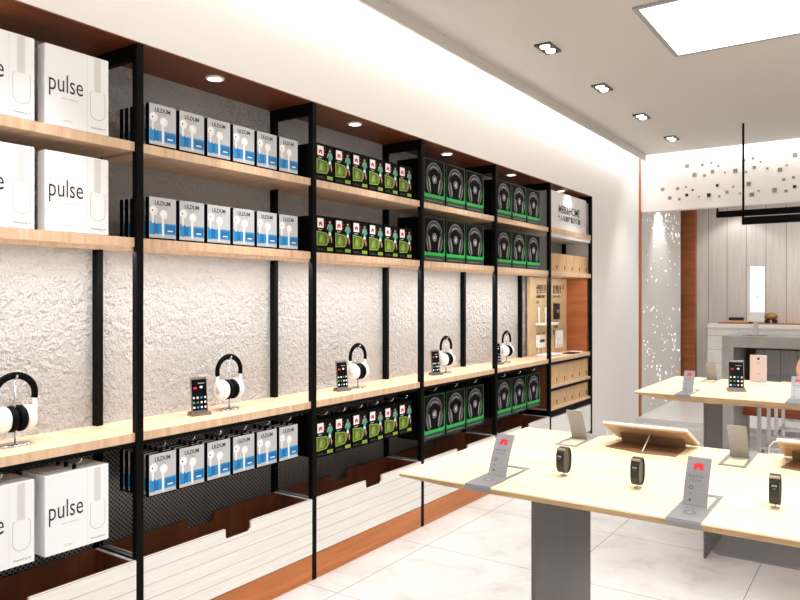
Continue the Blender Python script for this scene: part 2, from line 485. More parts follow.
BL = ['below the hanging white headphone cartons', 'below the hanging blue and white earphone cartons', 'below the hanging black and lime cartons',
      'below the nearer hanging black and green headphone cartons', 'below the farther hanging black and green headphone cartons']
for k in range(5):
    bin_thing(POST[k]+.0335, POST[k+1]+.0005, .402, .13, True, 'white plank bin '+BL[k])
for k in range(1):
    t = thing('base_cabinet', 'low white cabinet below the rows of kraft boxes', 'cabinet', (FX, 6.15, 0))
    MB().box(-.255, -.02, -.465, .504, .13, .385, 'white_plastic').build('body', t)
    for a, b in ((-.465, .015), (.019, .503)):
        MB().box(-.0195, -.004, a, b, .132, .383, 'white_plastic', .002).build('door', t)

# ------------------------------------------------------------------ end cabinet in the last bay
ec = thing('display_cabinet', 'black framed end cabinet of the shelving with kraft boxes and sign', 'cabinet', (FX, 6.15, 0))
EO = (FX, 6.15, 0)
y0, y1 = POST[5]+.0325, POST[6]+.0015
part(MB().box(BX+.036, FX-.004, y0, y1, 1.955, 2.0, 'oak'), 'shelf_board', ec, EO)
part(MB().box(BX+.036, FX-.004, y0, y1, 1.591, Z2, 'oak'), 'shelf_board', ec, EO)
part(MB().box(BX+.036, FX-.008, y0, y1, .63, .652, 'oak'), 'shelf_board', ec, EO)
part(MB().box(BX+.036, FX-.002, y0, y1, .608, .6298, 'black_metal'), 'shelf_rail', ec, EO)
part(MB().box(BX+.036, FX-.008, y0, y1, .442, .462, 'oak'), 'shelf_board', ec, EO)
part(MB().box(BX+.036, FX-.001, y0, y1, .392, .4418, 'black_metal'), 'bottom_rail', ec, EO)
part(MB().box(BX+.036, FX-.006, y0, y1, ZC-.052, ZC-.0335, 'black_metal'), 'shelf_rail', ec, EO)
part(MB().box(BX+.041, FX-.0405, POST[6]+.004, POST[6]+.030, ZC+.0005, 1.5905, 'side_wood'), 'side_panel', ec, EO)
part(MB().box(BX+.041, FX-.0405, POST[6]+.004, POST[6]+.030, .4625, .83, 'side_wood'), 'side_panel', ec, EO)
part(MB().box(BX+.0005, BX+.012, y0, y1, .45, .83, 'bin_wood'), 'back_panel', ec, EO)

part(MB().box(BX+.036, FX-.010, y0, y1, 1.925, 1.9545, 'white_plastic'), 'light_tray', ec, EO)
part(MB().box(BX+.036, FX-.031, POST[5]+.014, POST[5]+.020, Z2+.0005, 1.9245, 'mid_grey'), 'side_panel', ec, EO)
part(MB().box(BX+.036, FX-.031, POST[5]+.014, POST[5]+.020, 2.0005, 2.31, 'mid_grey'), 'side_panel', ec, EO)
part(MB().box(BX+.036, FX-.031, POST[5]+.014, POST[5]+.020, .4625, .83, 'bin_wood'), 'side_panel', ec, EO)
sg = thing('shop_sign', 'white lit sign board reading MBB&HOME above the small kraft boxes', 'sign', (FX-.04, 6.17, 2.0))
MB().box(-.03, 0, -.46, .46, .0, .33, 'white_gloss').build('sign_panel', sg)
MB().text('MBB&HOME', .098, .002, .02, .152, 'ink', sx=.98, thin=.0012).text('个人与家庭智能体验', .056, .002, .02, .087, 'ink', sx=1.1, thin=.0012).build('sign_lettering', sg)

def kraft_box(h):
    t = thing('kraft_box', 'kraft box', 'box', group='kraft boxes in the end cabinet')
    w = .177
    MB().box(-.20, 0, -w/2, w/2, 0, h, 'kraft', .002).build('carton', t)
    MB().lathe([(.0, 0), (.011, 0), (.011, .0012), (.0, .0012)], 'ink', 14, 'x', (.0002, .045, .042)).box(.0002, .0012, .038, .052, .018, .036, 'ink').build('printed_mark', t)
    return t
kb = {h: kraft_box(h) for h in (.158, .172, .152)}
rows = [(Z2, .158, 'on the oak shelf under the sign'), (.652, .172, 'on the upper low shelf beneath the router'), (.462, .143, 'on the bottom shelf of the end cabinet')]
del kb[.152]; bpy.data.objects.remove([o for o in bpy.data.objects if o.name == 'kraft_box.002'][0])
for o in [o for o in bpy.data.objects if o.name in ('carton.002', 'printed_mark.002')]: bpy.data.objects.remove(o)
kb[.143] = kraft_box(.143)
NM = ['leftmost', 'second from the left', 'middle one', 'fourth from the left', 'rightmost']
for z, h, txt in rows:
    for k in range(5):
        place(kb[h], (FX-.033, 5.835+.183*k, z+.0005), 'kraft box, %s %s' % (NM[k], txt))

# beige board with devices, on the back of the end cabinet
def board_plane(x): return -2.6
bd = thing('display_board', 'beige board with printed text and mounted devices above end of worktop', 'board', (-2.6, 6.22, ZC))
MB().box(-.028, 0, -.43, .43, .0005, .70, 'beige_board', .001).build('board_panel', bd)
tx = MB()
tx.text('全屋智能体验', .085, .002, -.30, .565, 'ink', 'LEFT', sx=.42, thin=.002).text('HOME WIFI', .04, .002, -.30, .515, 'ink', 'LEFT', sx=.9, thin=.001).text('wifi', .04, .002, -.30, .465, 'ink', 'LEFT')
tx.text('智能家居体验', .085, .002, .08, .565, 'ink', 'LEFT', sx=.4, thin=.002).text('SMART HOME', .036, .002, .08, .515, 'ink', 'LEFT', sx=.8).text('home', .03, .002, .08, .465, 'mid_grey', 'LEFT')
tx.text('智能', .06, .002, .09, .235, 'ink', 'LEFT').text('摄像头', .05, .002, .08, .175, 'ink', 'LEFT', sx=.9)
tx.text('wifi', .035, .002, -.28, .185, 'dark_grey', 'LEFT').text('router', .03, .002, -.28, .14, 'mid_grey', 'LEFT')
for (yy, zz, hh) in ((-.055, .6, .05), (.33, .6, .05), (-.13, .16, .06)):
    tx.poly([(yy-.012, zz), (yy+.012, zz), (yy+.012, zz+hh*.7), (yy, zz+hh), (yy-.012, zz+hh*.7)], .002, 'ink')
tx.build('printed_text', bd)
r1 = thing('wall_router', 'white router with two upright antennas mounted on the beige board', 'router', (-2.597, 6.06, 1.155))
MB().box(0, .09, -.16, .16, 0, .022, 'white_plastic', .006, 2).build('body', r1)
for s in (-.13, .02): MB().tube([(.02, s, .022), (.02, s, .16)], .008, 'white_plastic').build('antenna', r1)
r2 = thing('network_socket', 'white socket box with black slot low on the beige board', 'socket', (-2.597, 5.98, .955))
MB().box(0, .03, -.075, .075, 0, .115, 'white_plastic', .006, 2).box(.0302, .031, -.05, .05, .05, .075, 'ink').build('body', r2)
MB().tube([(.012, -.04, .0), (.012, -.042, -.03), (.02, -.045, -.06)], .003, 'white_plastic', 6).build('cable', r2)
MB().tube([(.012, .05, .0), (.012, .052, -.03), (.02, .055, -.06)], .003, 'white_plastic', 6).build('cable', r2)
r3 = thing('door_camera', 'black rectangular doorbell camera with small lens on the beige board', 'camera', (-2.597, 6.36, 1.2))
MB().box(0, .022, -.055, .055, 0, .15, 'ink', .006, 2).build('body', r3)
MB().lathe([(0, 0), (.018, 0), (.016, .005), (.006, .006), (0, .006)], 'mid_grey', 16, 'x', (.0221, 0, .075)).build('lens', r3)
r4 = thing('wall_switch', 'tall white smart switch panel right of the socket on the board', 'switch', (-2.597, 6.42, .93))
MB().box(0, .02, -.085, .085, 0, .165, 'white_plastic', .006, 2).build('plate', r4)
MB().box(.0203, .024, -.065, .065, .095, .15, 'white_gloss', .002).build('button', r4)
MB().box(.0203, .024, -.065, .065, .02, .085, 'white_gloss', .002).build('button', r4)
d1 = thing('modem', 'flat white modem lying on the worktop below the beige board', 'modem', (-2.49, 5.95, ZC))
MB().box(-.06, .06, -.15, .15, 0.0005, .022, 'white_plastic', .008, 2).build('body', d1)
MB().box(.0602, .061, -.1, .1, .008, .014, 'mid_grey').build('light_strip', d1)
d2 = thing('tablet', 'black tablet lying flat on the worktop beside the white modem', 'tablet', (-2.44, 6.36, ZC))
MB().box(-.05, .05, -.09, .09, .0005, .008, 'ink', .003, 2).build('body', d2)
MB().box(-.044, .044, -.08, .08, .0081, .0088, 'screen').build('display', d2)
d3 = thing('phone', 'white phone lying flat at the far end of the worktop', 'phone', (-2.47, 6.55, ZC))
MB().box(-.05, .05, -.05, .05, .0005, .009, 'white_plastic', .003, 2).build('body', d3)
MB().box(-.042, .042, -.042, .042, .0091, .0096, 'white_gloss').build('display', d3)

# ------------------------------------------------------------------ cartons
PXF = -2.37     # front face of the cartons
def emblem(mb, y, z, r, x, m='red'):
    """a fan of petals"""
    for k in range(8):
        a = PI*(-.06+1.12*k/7); L = r*(1.5 if 1 < k < 6 else 1.25)
        pts = []
        for q in range(10):
            u = L*(.58+.40*math.cos(2*PI*q/10)); v = L*.17*math.sin(2*PI*q/10)
            pts.append((y+u*math.cos(a)-v*math.sin(a), z-r*.6+u*math.sin(a)+v*math.cos(a)))
        mb.poly(pts, x+k*.00002, m)
    return mb
def circ(mb, y, z, r, x, m, n=18, ry=1.): return mb.poly([(y+r*math.cos(2*PI*k/n), z+r*ry*math.sin(2*PI*k/n)) for k in range(n)], x, m)
def rect(mb, y0, y1, z0, z1, x, m): return mb.poly([(y0, z0), (y1, z0), (y1, z1), (y0, z1)], x, m)
def arc(mb, y, z, r0, r1, a0, a1, x, m, n=14, ry=1.):
    for k in range(n):
        a = a0+(a1-a0)*k/n; b = a0+(a1-a0)*(k+1)/n
        mb.poly([(y+r0*math.cos(a), z+r0*ry*math.sin(a)), (y+r1*math.cos(a), z+r1*ry*math.sin(a)),
                 (y+r1*math.cos(b), z+r1*ry*math.sin(b)), (y+r0*math.cos(b), z+r0*ry*math.sin(b))], x, m)
    return mb
def carton_root(name, w, h, d, cm, cat, group, tab=False):
    """origin: middle of the front bottom edge, front facing +X"""
    t = thing(name, 'box', cat, group=group)
    MB().box(-d, 0, -w/2, w/2, 0, h, cm, .0015).build('carton', t)
    return t
e = .0004
def art_pulse(t):
    w, h = .240, .276
    a = MB()
    a.text('pulse', .090, e, -w/2+.010, .121, 'ink', 'LEFT', thin=-.0001, sx=.70)
    xs = -w/2+.647*w
    rect(a, xs-.0008, xs+.0008, .002, h-.002, e, 'pale_grey')
    # faint outline of a headphone on the right panel
    rect(a, xs+.027, xs+.052, .15, h-.004, e, 'pale_grey')
    y0, y1, z0, z1 = xs+.012, xs+.070, .050, .150
    rim = [(y0+.006, z1), (y0, z1-.01), (y0, z0+.02), (y0+.006, z0+.008), (y0+.018, z0), (y1-.018, z0), (y1-.006, z0+.008), (y1, z0+.02), (y1, z1-.01), (y1-.006, z1)]
    for p, q_ in zip(rim, rim[1:]):
        dv = Vector((q_[0]-p[0], q_[1]-p[1])).normalized()*.0011; nx, ny = -dv.y, dv.x
        a.poly([(p[0]-nx, p[1]-ny), (q_[0]-nx, q_[1]-ny), (q_[0]+nx, q_[1]+ny), (p[0]+nx, p[1]+ny)], e*1.5, 'line_grey')
    a.text('Powered by a3', .0105, e, xs+.014, .016, 'ink', 'LEFT', sx=.9)
    a.text('wireless headphones', .0075, e, -w/2+.058, .098, 'mid_grey', 'LEFT').text('by Pulse', .0095, e, -w/2+.068, .020, 'mid_grey', 'LEFT')
    a.build('printed_front', t, normals=False)
def art_ear(t):
    w, h = .127, .165
    a = MB()
    rect(a, -w/2+.0015, w/2, .006, h, e, 'grey_print')
    a.text('ULDUM', .0235, e*2, 0, h-.030, 'ink', sx=.92, thin=.0006)
    a.text('in-ear earphones', .0058, e*2, 0, h-.039, 'mid_grey').text('for every day', .0045, e*2, .004, h-.045, 'mid_grey')
    # blue packaging band with folded left part and plain right part
    z0 = .020
    a.poly([(-w/2+.003, z0), (-.040, z0-.002), (-.040, .069), (-.052, .065), (-w/2+.003, .073)], e*2, 'blue')
    a.poly([(-.040, z0-.002), (-.030, z0+.003), (-.020, z0), (-.020, .064), (-.030, .060), (-.040, .069)], e*2, 'deep_blue')
    a.poly([(-.020, z0), (-.010, z0+.003), (-.004, z0), (-.004, .066), (-.012, .062), (-.020, .064)], e*2, 'blue')
    rect(a, .008, w/2-.001, .021, .064, e*2, 'blue'); rect(a, .012, w/2-.004, .030, .056, e*3, 'deep_blue')
    rect(a, .022, .048, .033, .038, e*4, 'white_ink')
    for (yy, zz, st) in ((-.043, .112, .062), (.004, .100, .012)):
        circ(a, yy, zz, .0185, e*4+.0002, 'white_gloss'); circ(a, yy-.004, zz+.002, .0115, e*5+.0002, 'white_ink')
        a.poly([(yy-.010, zz-.010), (yy+.002, zz-.014), (yy+.001, st), (yy-.007, st)], e*4, 'white_gloss')
    circ(a, -.049, .112, .0035, e*6+.0003, 'ink', 10)
    a.build('printed_front', t, normals=False)
def art_lime(t):
    w, h = .136, .187
    a = MB()
    rect(a, -w/2+.008, -w/2+.056, h-.062, h-.014, e*2, 'white_ink')
    emblem(a, -w/2+.032, h-.040, .013, e*3)
    a.text('SPORT', .010, e*2, -w/2+.03, h-.076, 'white_ink').text('C', .03, e*2, -w/2+.066, h-.05, 'red', sx=.6)
    # lime framed panel with a darker pitch inside
    o_ = [(-w/2+.002, .108), (.012, .101), (.022, .090), (.022, .050), (.012, .038), (-w/2+.004, .034)]
    a.poly(o_, e*2, 'lime')
    cy, cz = -.024, .071
    a.poly([(cy+(p[0]-cy)*.88, cz+(p[1]-cz)*.86) for p in o_], e*3, 'field_green')
    a.poly([(-.055, .046), (-.012, .044), (.0, .064), (-.012, .09), (-.04, .094)], e*4, 'light_field')
    a.poly([(-.044, .054), (-.026, .05), (-.022, .083), (-.036, .083)], e*5, 'lime')
    arc(a, -.012, .062, .012, .016, -1., 2.2, e*5, 'field_green', 8)
    # runner in a teal shirt
    circ(a, .036, .158, .008, e*4, 'skin'); a.poly([(.029, .161), (.044, .161), (.040, .169), (.032, .168)], e*5, 'ink')
    a.poly([(.022, .147), (.048, .148), (.051, .120), (.044, .104), (.028, .106)], e*4, 'teal')
    a.poly([(.022, .147), (.028, .142), (.018, .118), (.012, .122)], e*4, 'skin')
    a.poly([(.048, .148), (.053, .143), (.060, .122), (.055, .120)], e*4, 'skin')
    a.poly([(.028, .106), (.044, .104), (.046, .088), (.036, .092), (.026, .086)], e*4, 'white_ink')
    a.poly([(.028, .087), (.035, .090), (.030, .066), (.025, .052), (.022, .054)], e*5, 'skin')
    a.poly([(.039, .090), (.046, .088), (.054, .070), (.050, .052), (.047, .053)], e*5, 'skin')
    rect(a, .016, .060, .011, .028, e*2, 'lime'); a.text('5A', .014, e*3, .038, .0145, 'ink')
    rect(a, -w/2+.006, .008, .012, .014, e*2, 'dark_grey'); rect(a, -w/2+.006, -.012, .018, .020, e*2, 'dark_grey')
    a.build('printed_front', t, normals=False)
def art_green(t):
    w, h = .250, .276
    a = MB()
    for (y0, y1, z0, z1) in ((-w/2, -w/2+.006, 0, h), (w/2-.012, w/2, 0, h), (-w/2, w/2, h-.005, h), (-w/2, w/2, .0, .006)):
        rect(a, y0, y1, z0, z1, e, 'deep_green')
    rect(a, -w/2+.006, w/2-.012, .006, .044, e, 'deep_green')
    a.poly([(-w/2+.006, .036), (w/2-.012, .036), (w/2-.012, .068), (w/2-.022, .056), (-w/2+.020, .056), (-w/2+.006, .064)], e*2, 'box_green')
    a.poly([(w/2-.009, .04), (w/2, .04), (w/2, .19), (w/2-.009, .13)], e*2, 'box_green')
    rect(a, -w/2+.02, w/2-.03, .014, .017, e*2, 'mid_grey')
    # over-ear headphone: padded arch, inner strap, two slanted cups
    arc(a, -.004, .160, .074, .098, .02, PI-.02, e*3, 'pad_black', 18)
    arc(a, -.004, .160, .093, .0965, .35, PI-.35, e*4, 'mid_grey', 16)
    arc(a, -.004, .150, .070, .084, .75, PI-.75, e*5, 'dark_grey', 14)
    arc(a, -.004, .150, .077, .083, 1.0, PI-.9, e*6, 'mid_grey', 12)
    for s in (-1, 1):
        cy, cz, tl = -.004+s*.068, .112, s*.26
        def cup(ry, rz, dx, m, lv):
            pts = []
            for k in range(18):
                u, v = dx+ry*math.cos(2*PI*k/18), rz*math.sin(2*PI*k/18)
                pts.append((cy+u*math.cos(tl)+v*math.sin(tl), cz-u*math.sin(tl)+v*math.cos(tl)))
            a.poly(pts, e*lv, m)
        cup(.023, .058, s*.004, 'dark_grey', 4); cup(.007, .048, -s*.013, 'mid_grey', 5); cup(.010, .046, s*.006, 'pad_black', 5); cup(.003, .040, s*.018, 'mid_grey', 6)
    circ(a, -.004, .152, .026, e*5, 'dark_grey'); arc(a, -.004, .152, .021, .026, 0, 2*PI, e*6, 'mid_grey', 18)
    a.poly([(-.016, .160), (.006, .164), (.009, .157), (-.001, .152), (.008, .146), (.006, .140), (-.016, .143), (-.017, .149), (-.006, .152), (-.015, .156)], e*7, 'pale_grey')
    a.build('printed_front', t, normals=False)

protos = {}
def proto(kind, hang):
    key = (kind, hang)
    if key in protos: return protos[key]
    w, h, d, cm, art, nm, grp = {
        'pulse': (.240, .276, .048, 'white_gloss', art_pulse, 'headphone_carton', 'white headphone cartons'),
        'ear': (.127, .165, .021, 'black_card', art_ear, 'earphone_carton', 'blue and white earphone cartons'),
        'lime': (.136, .187, .030, 'black_card', art_lime, 'sports_carton', 'black and lime sport cartons'),
        'green': (.250, .276, .066, 'black_card', art_green, 'gaming_headset_carton', 'black and green headset cartons')}[kind]
    t = carton_root(nm, w, h, d, cm, 'box', grp)
    art(t)
    if hang:
        MB().prism([(-.008, h-.001), (.008, h-.001), (.008, h+.016), (.004, h+.021), (-.004, h+.021), (-.008, h+.016)], 'x', -d/2-.001, -d/2, 'black_card').build('hang_tab', t)
    protos[key] = (t, w, h, d)
    return protos[key]
SPEC = {'pulse': ([1.156, 1.4315], 'white headphone carton reading pulse', 'under'),
        'ear': ([1.7875+.1430*k for k in range(6)], 'blue and white earphone carton', ''),
        'lime': ([2.7705+.1465*k for k in range(6)], 'black and lime sport carton', ''),
        'greenA': ([3.829+.2667*k for k in range(3)], 'black and green headset carton', ''),
        'greenB': ([4.811+.2680*k for k in range(3)], 'black and green headset carton', '')}
POSN = {2: ['left one', 'right one'], 3: ['leftmost', 'middle one', 'rightmost'],
        6: ['leftmost', 'second from the left', 'third from the left', 'third from the right', 'second from the right', 'rightmost']}
LEV = [(Z1, False, 'on the top shelf'), (Z2, False, 'on the second shelf'), (None, True, 'hanging under the worktop')]
LOWZ = {'pulse': .515, 'ear': .624, 'lime': .594, 'green': .515}
GAP = {'pulse': .004, 'ear': .0125, 'lime': .0012, 'green': .0015}
DEEP = {'pulse': 2, 'ear': 5, 'lime': 5, 'green': 2}
hook = thing('display_hook', 'hook', 'hook', group='wire hooks on the perforated panels')
MB().tube([(-.25, 0, 0), (-.02, 0, 0), (.000, .004, .002), (.010, .009, .010), (.013, .011, .020)], .0026, 'steel_wire', 8).build('wire', hook)
MB().box(-.2545, -.2502, -.012, .012, -.02, .012, 'steel_wire', .001).build('back_plate', hook)
BAYN = {'pulse': 'first bay', 'ear': 'second bay', 'lime': 'third bay', 'greenA': 'fourth bay', 'greenB': 'fifth bay'}
HK = {'pulse': 'white headphone carton', 'ear': 'blue and white earphone carton', 'lime': 'black and lime carton', 'greenA': 'nearer green headset carton', 'greenB': 'farther green headset carton'}
for key, (ys, base, _) in SPEC.items():
    kind = 'green' if key.startswith('green') else key
    bay = {'greenA': ', nearer bay', 'greenB': ', farther bay'}.get(key, '')
    for z, hang, txt in LEV:
        t, w, h, d = proto(kind, hang)
        zz = (LOWZ[kind] if hang else z+.0005)
        for k, y in enumerate(ys):
            nm = POSN[len(ys)][k]
            place(t, (PXF, y, zz), '%s, %s %s%s' % (base, nm, txt, bay))
            # cartons queued behind: shown where the photograph looks past the row's end or down on it
            nd = (DEEP[kind] if k == 0 else (2 if hang else 0))
            step = d+GAP[kind]
            for j in range(1, nd+1):
                if PXF-step*j-d < BX+.05: continue
                place(t, (PXF-step*j, y, zz), 'carton behind the %s %s %s%s' % (nm, {'pulse': 'pulse carton', 'ear': 'earphone carton', 'lime': 'lime carton', 'green': 'headset carton'}[kind], txt, bay),
                      group='cartons queued behind front cartons')
            if hang:
                place(hook, (PXF-.008, y, zz+h+.020), 'steel hook holding the %s %s' % (nm, HK[key]))

# ------------------------------------------------------------------ headphones and phones on the worktop
def make_phones_stand():
    s = thing('headphone_stand', 'stand', 'stand', group='headphone stands on the worktop')
    MB().lathe([(0, 0.0004), (.055, 0.0004), (.057, .003), (.052, .007), (0, .0085)], 'chrome', 28, sx=.62).build('base', s)
    MB().tube([(0, 0, .006), (0, 0, .236)], .0032, 'chrome').build('rod', s)
    MB().tube([(-.018, 0, .246), (-.012, 0, .2385), (0, 0, .2345), (.012, 0, .2385), (.018, 0, .246)], .0038, 'chrome').build('cradle', s)
    return s
def make_headphones():
    t = thing('headphones', 'headphones', 'headphones', group='white headphones on the stands')
    # local origin under the band's crown; ears along Y
    R = .070; zc = .190
    p = []
    for k in range(25):
        a = -.28+(PI+.56)*k/24
        p.append((0, R*math.cos(a), zc+R*.95*math.sin(a)))
    MB().tube(p, .0125, 'black_card', 12, flat=.50, up=(1, 0, 0)).build('headband', t)
    for s in (-1, 1):
        y = s*.060
        prof = [(0, s*.070), (.020, s*.0695), (.036, s*.066), (.045, s*.058), (.048, s*.048), (.047, s*.036), (.043, s*.030), (0, s*.029)]
        prof = [(r_*.94, h_*.94) for r_, h_ in prof]
        cpt = MB().lathe(prof, 'white_gloss', 28, 'y', (0, 0, .106)).build('ear_cup', t)
        MB().lathe([(.0, s*.0285), (.040, s*.0285), (.046, s*.022), (.046, s*.010), (.040, s*.0035), (.022, s*.002), (0, s*.006)], 'black_card', 24, 'y', (0, 0, .106)).build('ear_cushion', t)
        MB().tube([(0, s*.066, .176), (0, s*.070, .160), (0, s*.0715, .138), (0, s*.067, .120)], .0095, 'white_plastic', 10, flat=.5, up=(1, 0, 0)).build('yoke', cpt)
        MB().lathe([(0, s*.0660), (.018, s*.0656), (.018, s*.067), (0, s*.0672)], 'pale_grey', 22, 'y', (0, 0, .106)).build('cup_badge', cpt)
    return t
def icons(mb, w, h, x):
    rect(mb, -w/2+.004, w/2-.004, .012, h-.010, x, 'screen')
    cols = ['white_ink', 'pale_grey', 'teal', 'white_ink', 'pale_grey', 'blue', 'white_ink', 'light_field', 'white_ink']
    circ(mb, .010, h-.045, .0065, x+e, 'white_ink', 12, .8); rect(mb, -.026, -.012, h-.052, h-.043, x+e, 'red')
    rect(mb, -.004, .026, h-.030, h-.026, x+e, 'mid_grey')
    i = 0
    for r in range(3):
        for c_ in range(4):
            yy = -w/2+.012+c_*(w-.024)/3; zz = .026+r*.021
            rect(mb, yy-.0043, yy+.0043, zz-.0043, zz+.0043, x+e, cols[(i*5) % 9]); i += 1
def make_phone(name='phone'):
    """stands upright on a small dock, screen facing +X"""
    t = thing(name, 'phone', 'phone')
    w, h = .078, .158
    b = MB().box(-.004, .0035, -w/2, w/2, 0, h, 'phone_metal', .003, 2)
    a = MB(); icons(a, w, h, .0038)
    R = Matrix.Translation((0, 0, .009)) @ Matrix.Rotation(-.10, 4, 'Y')
    b.move(R).build('body', t); a.move(R).build('display', t, normals=False)
    MB().prism([(-.030, .0004), (.022, .0004), (.020, .012), (.010, .015), (.008, .008), (-.010, .008), (-.014, .020), (-.022, .018)], 'y', -.046, .046, 'phone_metal').build('dock', t)
    return t
st0, hp0 = make_phones_stand(), make_headphones()
near = ['beside the white pulse cartons', 'between the earphone cartons', 'between the black and lime cartons', 'between the nearer green headset cartons', 'between the farther green headset cartons']
bayt = ['in the nearest bay at the left edge', 'in the bay of blue and white earphone cartons', 'in the bay of black and lime cartons', 'in the nearer bay of green headset cartons', 'in the farther bay of green headset cartons']
for k, y in enumerate((1.285, 2.262, 3.228, 4.212, 5.150)):
    place(st0, (-2.515, y, ZC), 'chrome headphone stand '+bayt[k])
    place(hp0, (-2.515, y, ZC-.0115), 'white headphones with black band '+bayt[k])
ph0 = make_phone()
for k, y in enumerate((2.08, 3.072, 4.060, 4.972)):
    place(ph0, (-2.50, y, ZC), 'phone docked on worktop '+bayt[k+1], rz=math.radians(-12), group='docked phones on the worktop')

# ------------------------------------------------------------------ tables
def make_table(x0, x1, y0, y1, label, th, cy):
    t = thing('display_table', label, 'table', ((x0+x1)/2, (y0+y1)/2, 0), 0, 'oak display tables')
    L, D = (x1-x0)/2, (y1-y0)/2
    top = MB().box(-L, L, -D, D, .898-.0045, .9, 'table_oak', .0015)
    # veneer lip and a chamfered underside
    i = top.mi('table_edge')
    ring = [(L, D, .8944), (L, D, .889), (L-.16, D-cy, .9-th)]
    loops = []
    for a, b, z in ring: loops.append([top.bm.verts.new(v) for v in ((-a, -b, z), (a, -b, z), (a, b, z), (-a, b, z))])
    for A, B in zip(loops, loops[1:]):
        for k in range(4): top.bm.faces.new((A[k], A[(k+1) % 4], B[(k+1) % 4], B[k])).material_index = i
    top.bm.faces.new(loops[0]).material_index = i; top.bm.faces.new(loops[-1]).material_index = i
    top.build('tabletop', t)
    return t
T1 = make_table(-1.16, .66, 1.682, 2.548, 'near oak display table on metal slab legs with wristbands and tablets on top', .017, .0)
T2 = make_table(-1.13, .69, 3.86, 4.765, 'far oak display table on metal slab legs with two phones standing on top', .034, .0)
for T, y0, y1, dx, zt in ((T1, 1.88, 2.34, 0, .8825), (T2, 4.08, 4.55, .015, .8655)):
    for x in (-.842+dx, .335+dx):
        MB().box(x, x+.012, y0, y1, .0, zt, 'leg_metal', .003).move(Matrix.Translation(-T.location)).build('leg', T)
# smoked drawer under the near table
tr = thing('smoked_tray', 'smoked translucent drawer with rounded lower corner under the near table', 'tray', (-.08, 1.84, .735))
def uout(hw, r, zt, zb):
    pts = [(-hw, zt), (-hw, zb+r)]
    for k in range(1, 7):
        a = PI+PI/2*k/6; pts.append((-hw+r+r*math.cos(a), zb+r+r*math.sin(a)))
    for k in range(0, 6):
        a = 1.5*PI+PI/2*k/6; pts.append((hw-r+r*math.cos(a), zb+r+r*math.sin(a)))
    return pts+[(hw, zb+r), (hw, zt)]
hz = .8820-.735
MB().prism(uout(.275, .035, hz, .075), 'y', -.08, -.076, 'smoked').build('front_panel', tr)
MB().prism(uout(.275, .035, hz, .075), 'y', .076, .08, 'smoked').build('back_panel', tr)
sh = MB(); P_ = uout(.275, .035, hz, .075); Q_ = uout(.271, .033, hz, .079); i_ = sh.mi('smoked')
for k in range(len(P_)-1):
    vs = [[sh.bm.verts.new((p[0], y, p[1])) for p in (P_[k], P_[k+1], Q_[k+1], Q_[k])] for y in (-.0758, .0758)]
    for f in ((0, 1, 5, 4), (2, 3, 7, 6)):
        sh.bm.faces.new([(vs[0]+vs[1])[j] for j in f]).material_index = i_
sh.build('shell', tr)

# bent steel sign plates
def make_sign():
    """front edge at y=0 draping down, ring lying back on the table, tongue bent up; x centred"""
    t = thing('sign_plate', 'plate', 'sign', group='bent steel sign plates on the tables')
    hw, tw = .038, .0275
    st = MB().strip([(0.0, -.014), (0.0, -.004), (.0, .0005), (.006, .0005), (.112, .0005)], -hw, hw, .0022, 'brushed')
    for a, b in ((-hw, -tw-.0008), (tw+.0008, hw)): st.box(a, b, .1121, .235, .0005, .0027, 'brushed')
    st.box(-hw, hw, .2351, .252, .0005, .0027, 'brushed')
    st.build('base_strip', t)
    H = .120; n = 7; p = []
    for k in range(n+1):
        f = k/n; bow = .004*math.sin(PI*f)
        p.append((.114+.058*f-bow*.88, .0030+H*.885*f+bow*.45))
    tg = MB().strip(p, -tw, tw, .0018, 'brushed')
    for f in tg.bm.faces: f.smooth = False
    tg.build('upright_plate', t)
    # printing on the plate's front face (plane runs from (.114,.003) to (.172,.109))
    a = MB()
    emblem(a, 0, .098, .011, 0, 'red')
    a.text('WATCH', .009, 0, -.004, .068, 'dark_grey').text('smart band', .006, 0, -.003, .060, 'dark_grey')
    arc(a, -.012, .044, .0035, .0048, 0, 2*PI, 0, 'dark_grey', 10); a.text('A', .008, 0, -.012, .026, 'dark_grey'); circ(a, -.012, .014, .003, 0, 'dark_grey', 8)
    dvec = Vector((0, .058, .106)).normalized(); nvec = Vector((0, -dvec.z, dvec.y))
    for v in a.bm.verts:
        f = v.co.z/H; bow = .004*math.sin(PI*min(max(f, 0), 1))
        base = Vector((0, .114+.058*f-bow*.88, .0030+H*.885*f+bow*.45))
        v.co = Vector((v.co.y, base.y, base.z)) + nvec*(.0024+v.co.x) 
    a.build('printed_text', t, normals=False)
    # round badge on the base
    b = MB()
    arc(b, 0, 0, .011, .0135, 0, 2*PI, 0, 'dark_grey', 16); b.text('5', .014, 0, 0, -.005, 'white_ink')
    for v in b.bm.verts: v.co = Vector((v.co.y, .062+v.co.z, .0031))
    b.build('badge', t, normals=False)
    return t
sp0 = make_sign()
def sign(x, y, back, label):
    place(sp0, (x, y, .9), label, rz=PI if back else 0.)
sign(-.905, 1.680, 0, 'bent steel sign plate with red emblem at the left front of the near table')
sign(-.383, 1.680, 0, 'bent steel sign plate with red emblem at the front centre, left of the rightmost wristband')
sign(-.905, 2.550, 1, 'bent steel plate with plain back at the left rear of the near table')
sign(-.387, 2.550, 1, 'bent steel plate with plain back behind the tablet, middle rear of the near table')
sign(-.884, 3.858, 0, 'small steel sign plate with red emblem at the left front of the far table')
sign(-.893, 4.767, 1, 'small steel plate with plain back at the left rear of the far table')
sign(-.376, 3.858, 0, 'small steel sign plate with red emblem at the right edge of the far table')

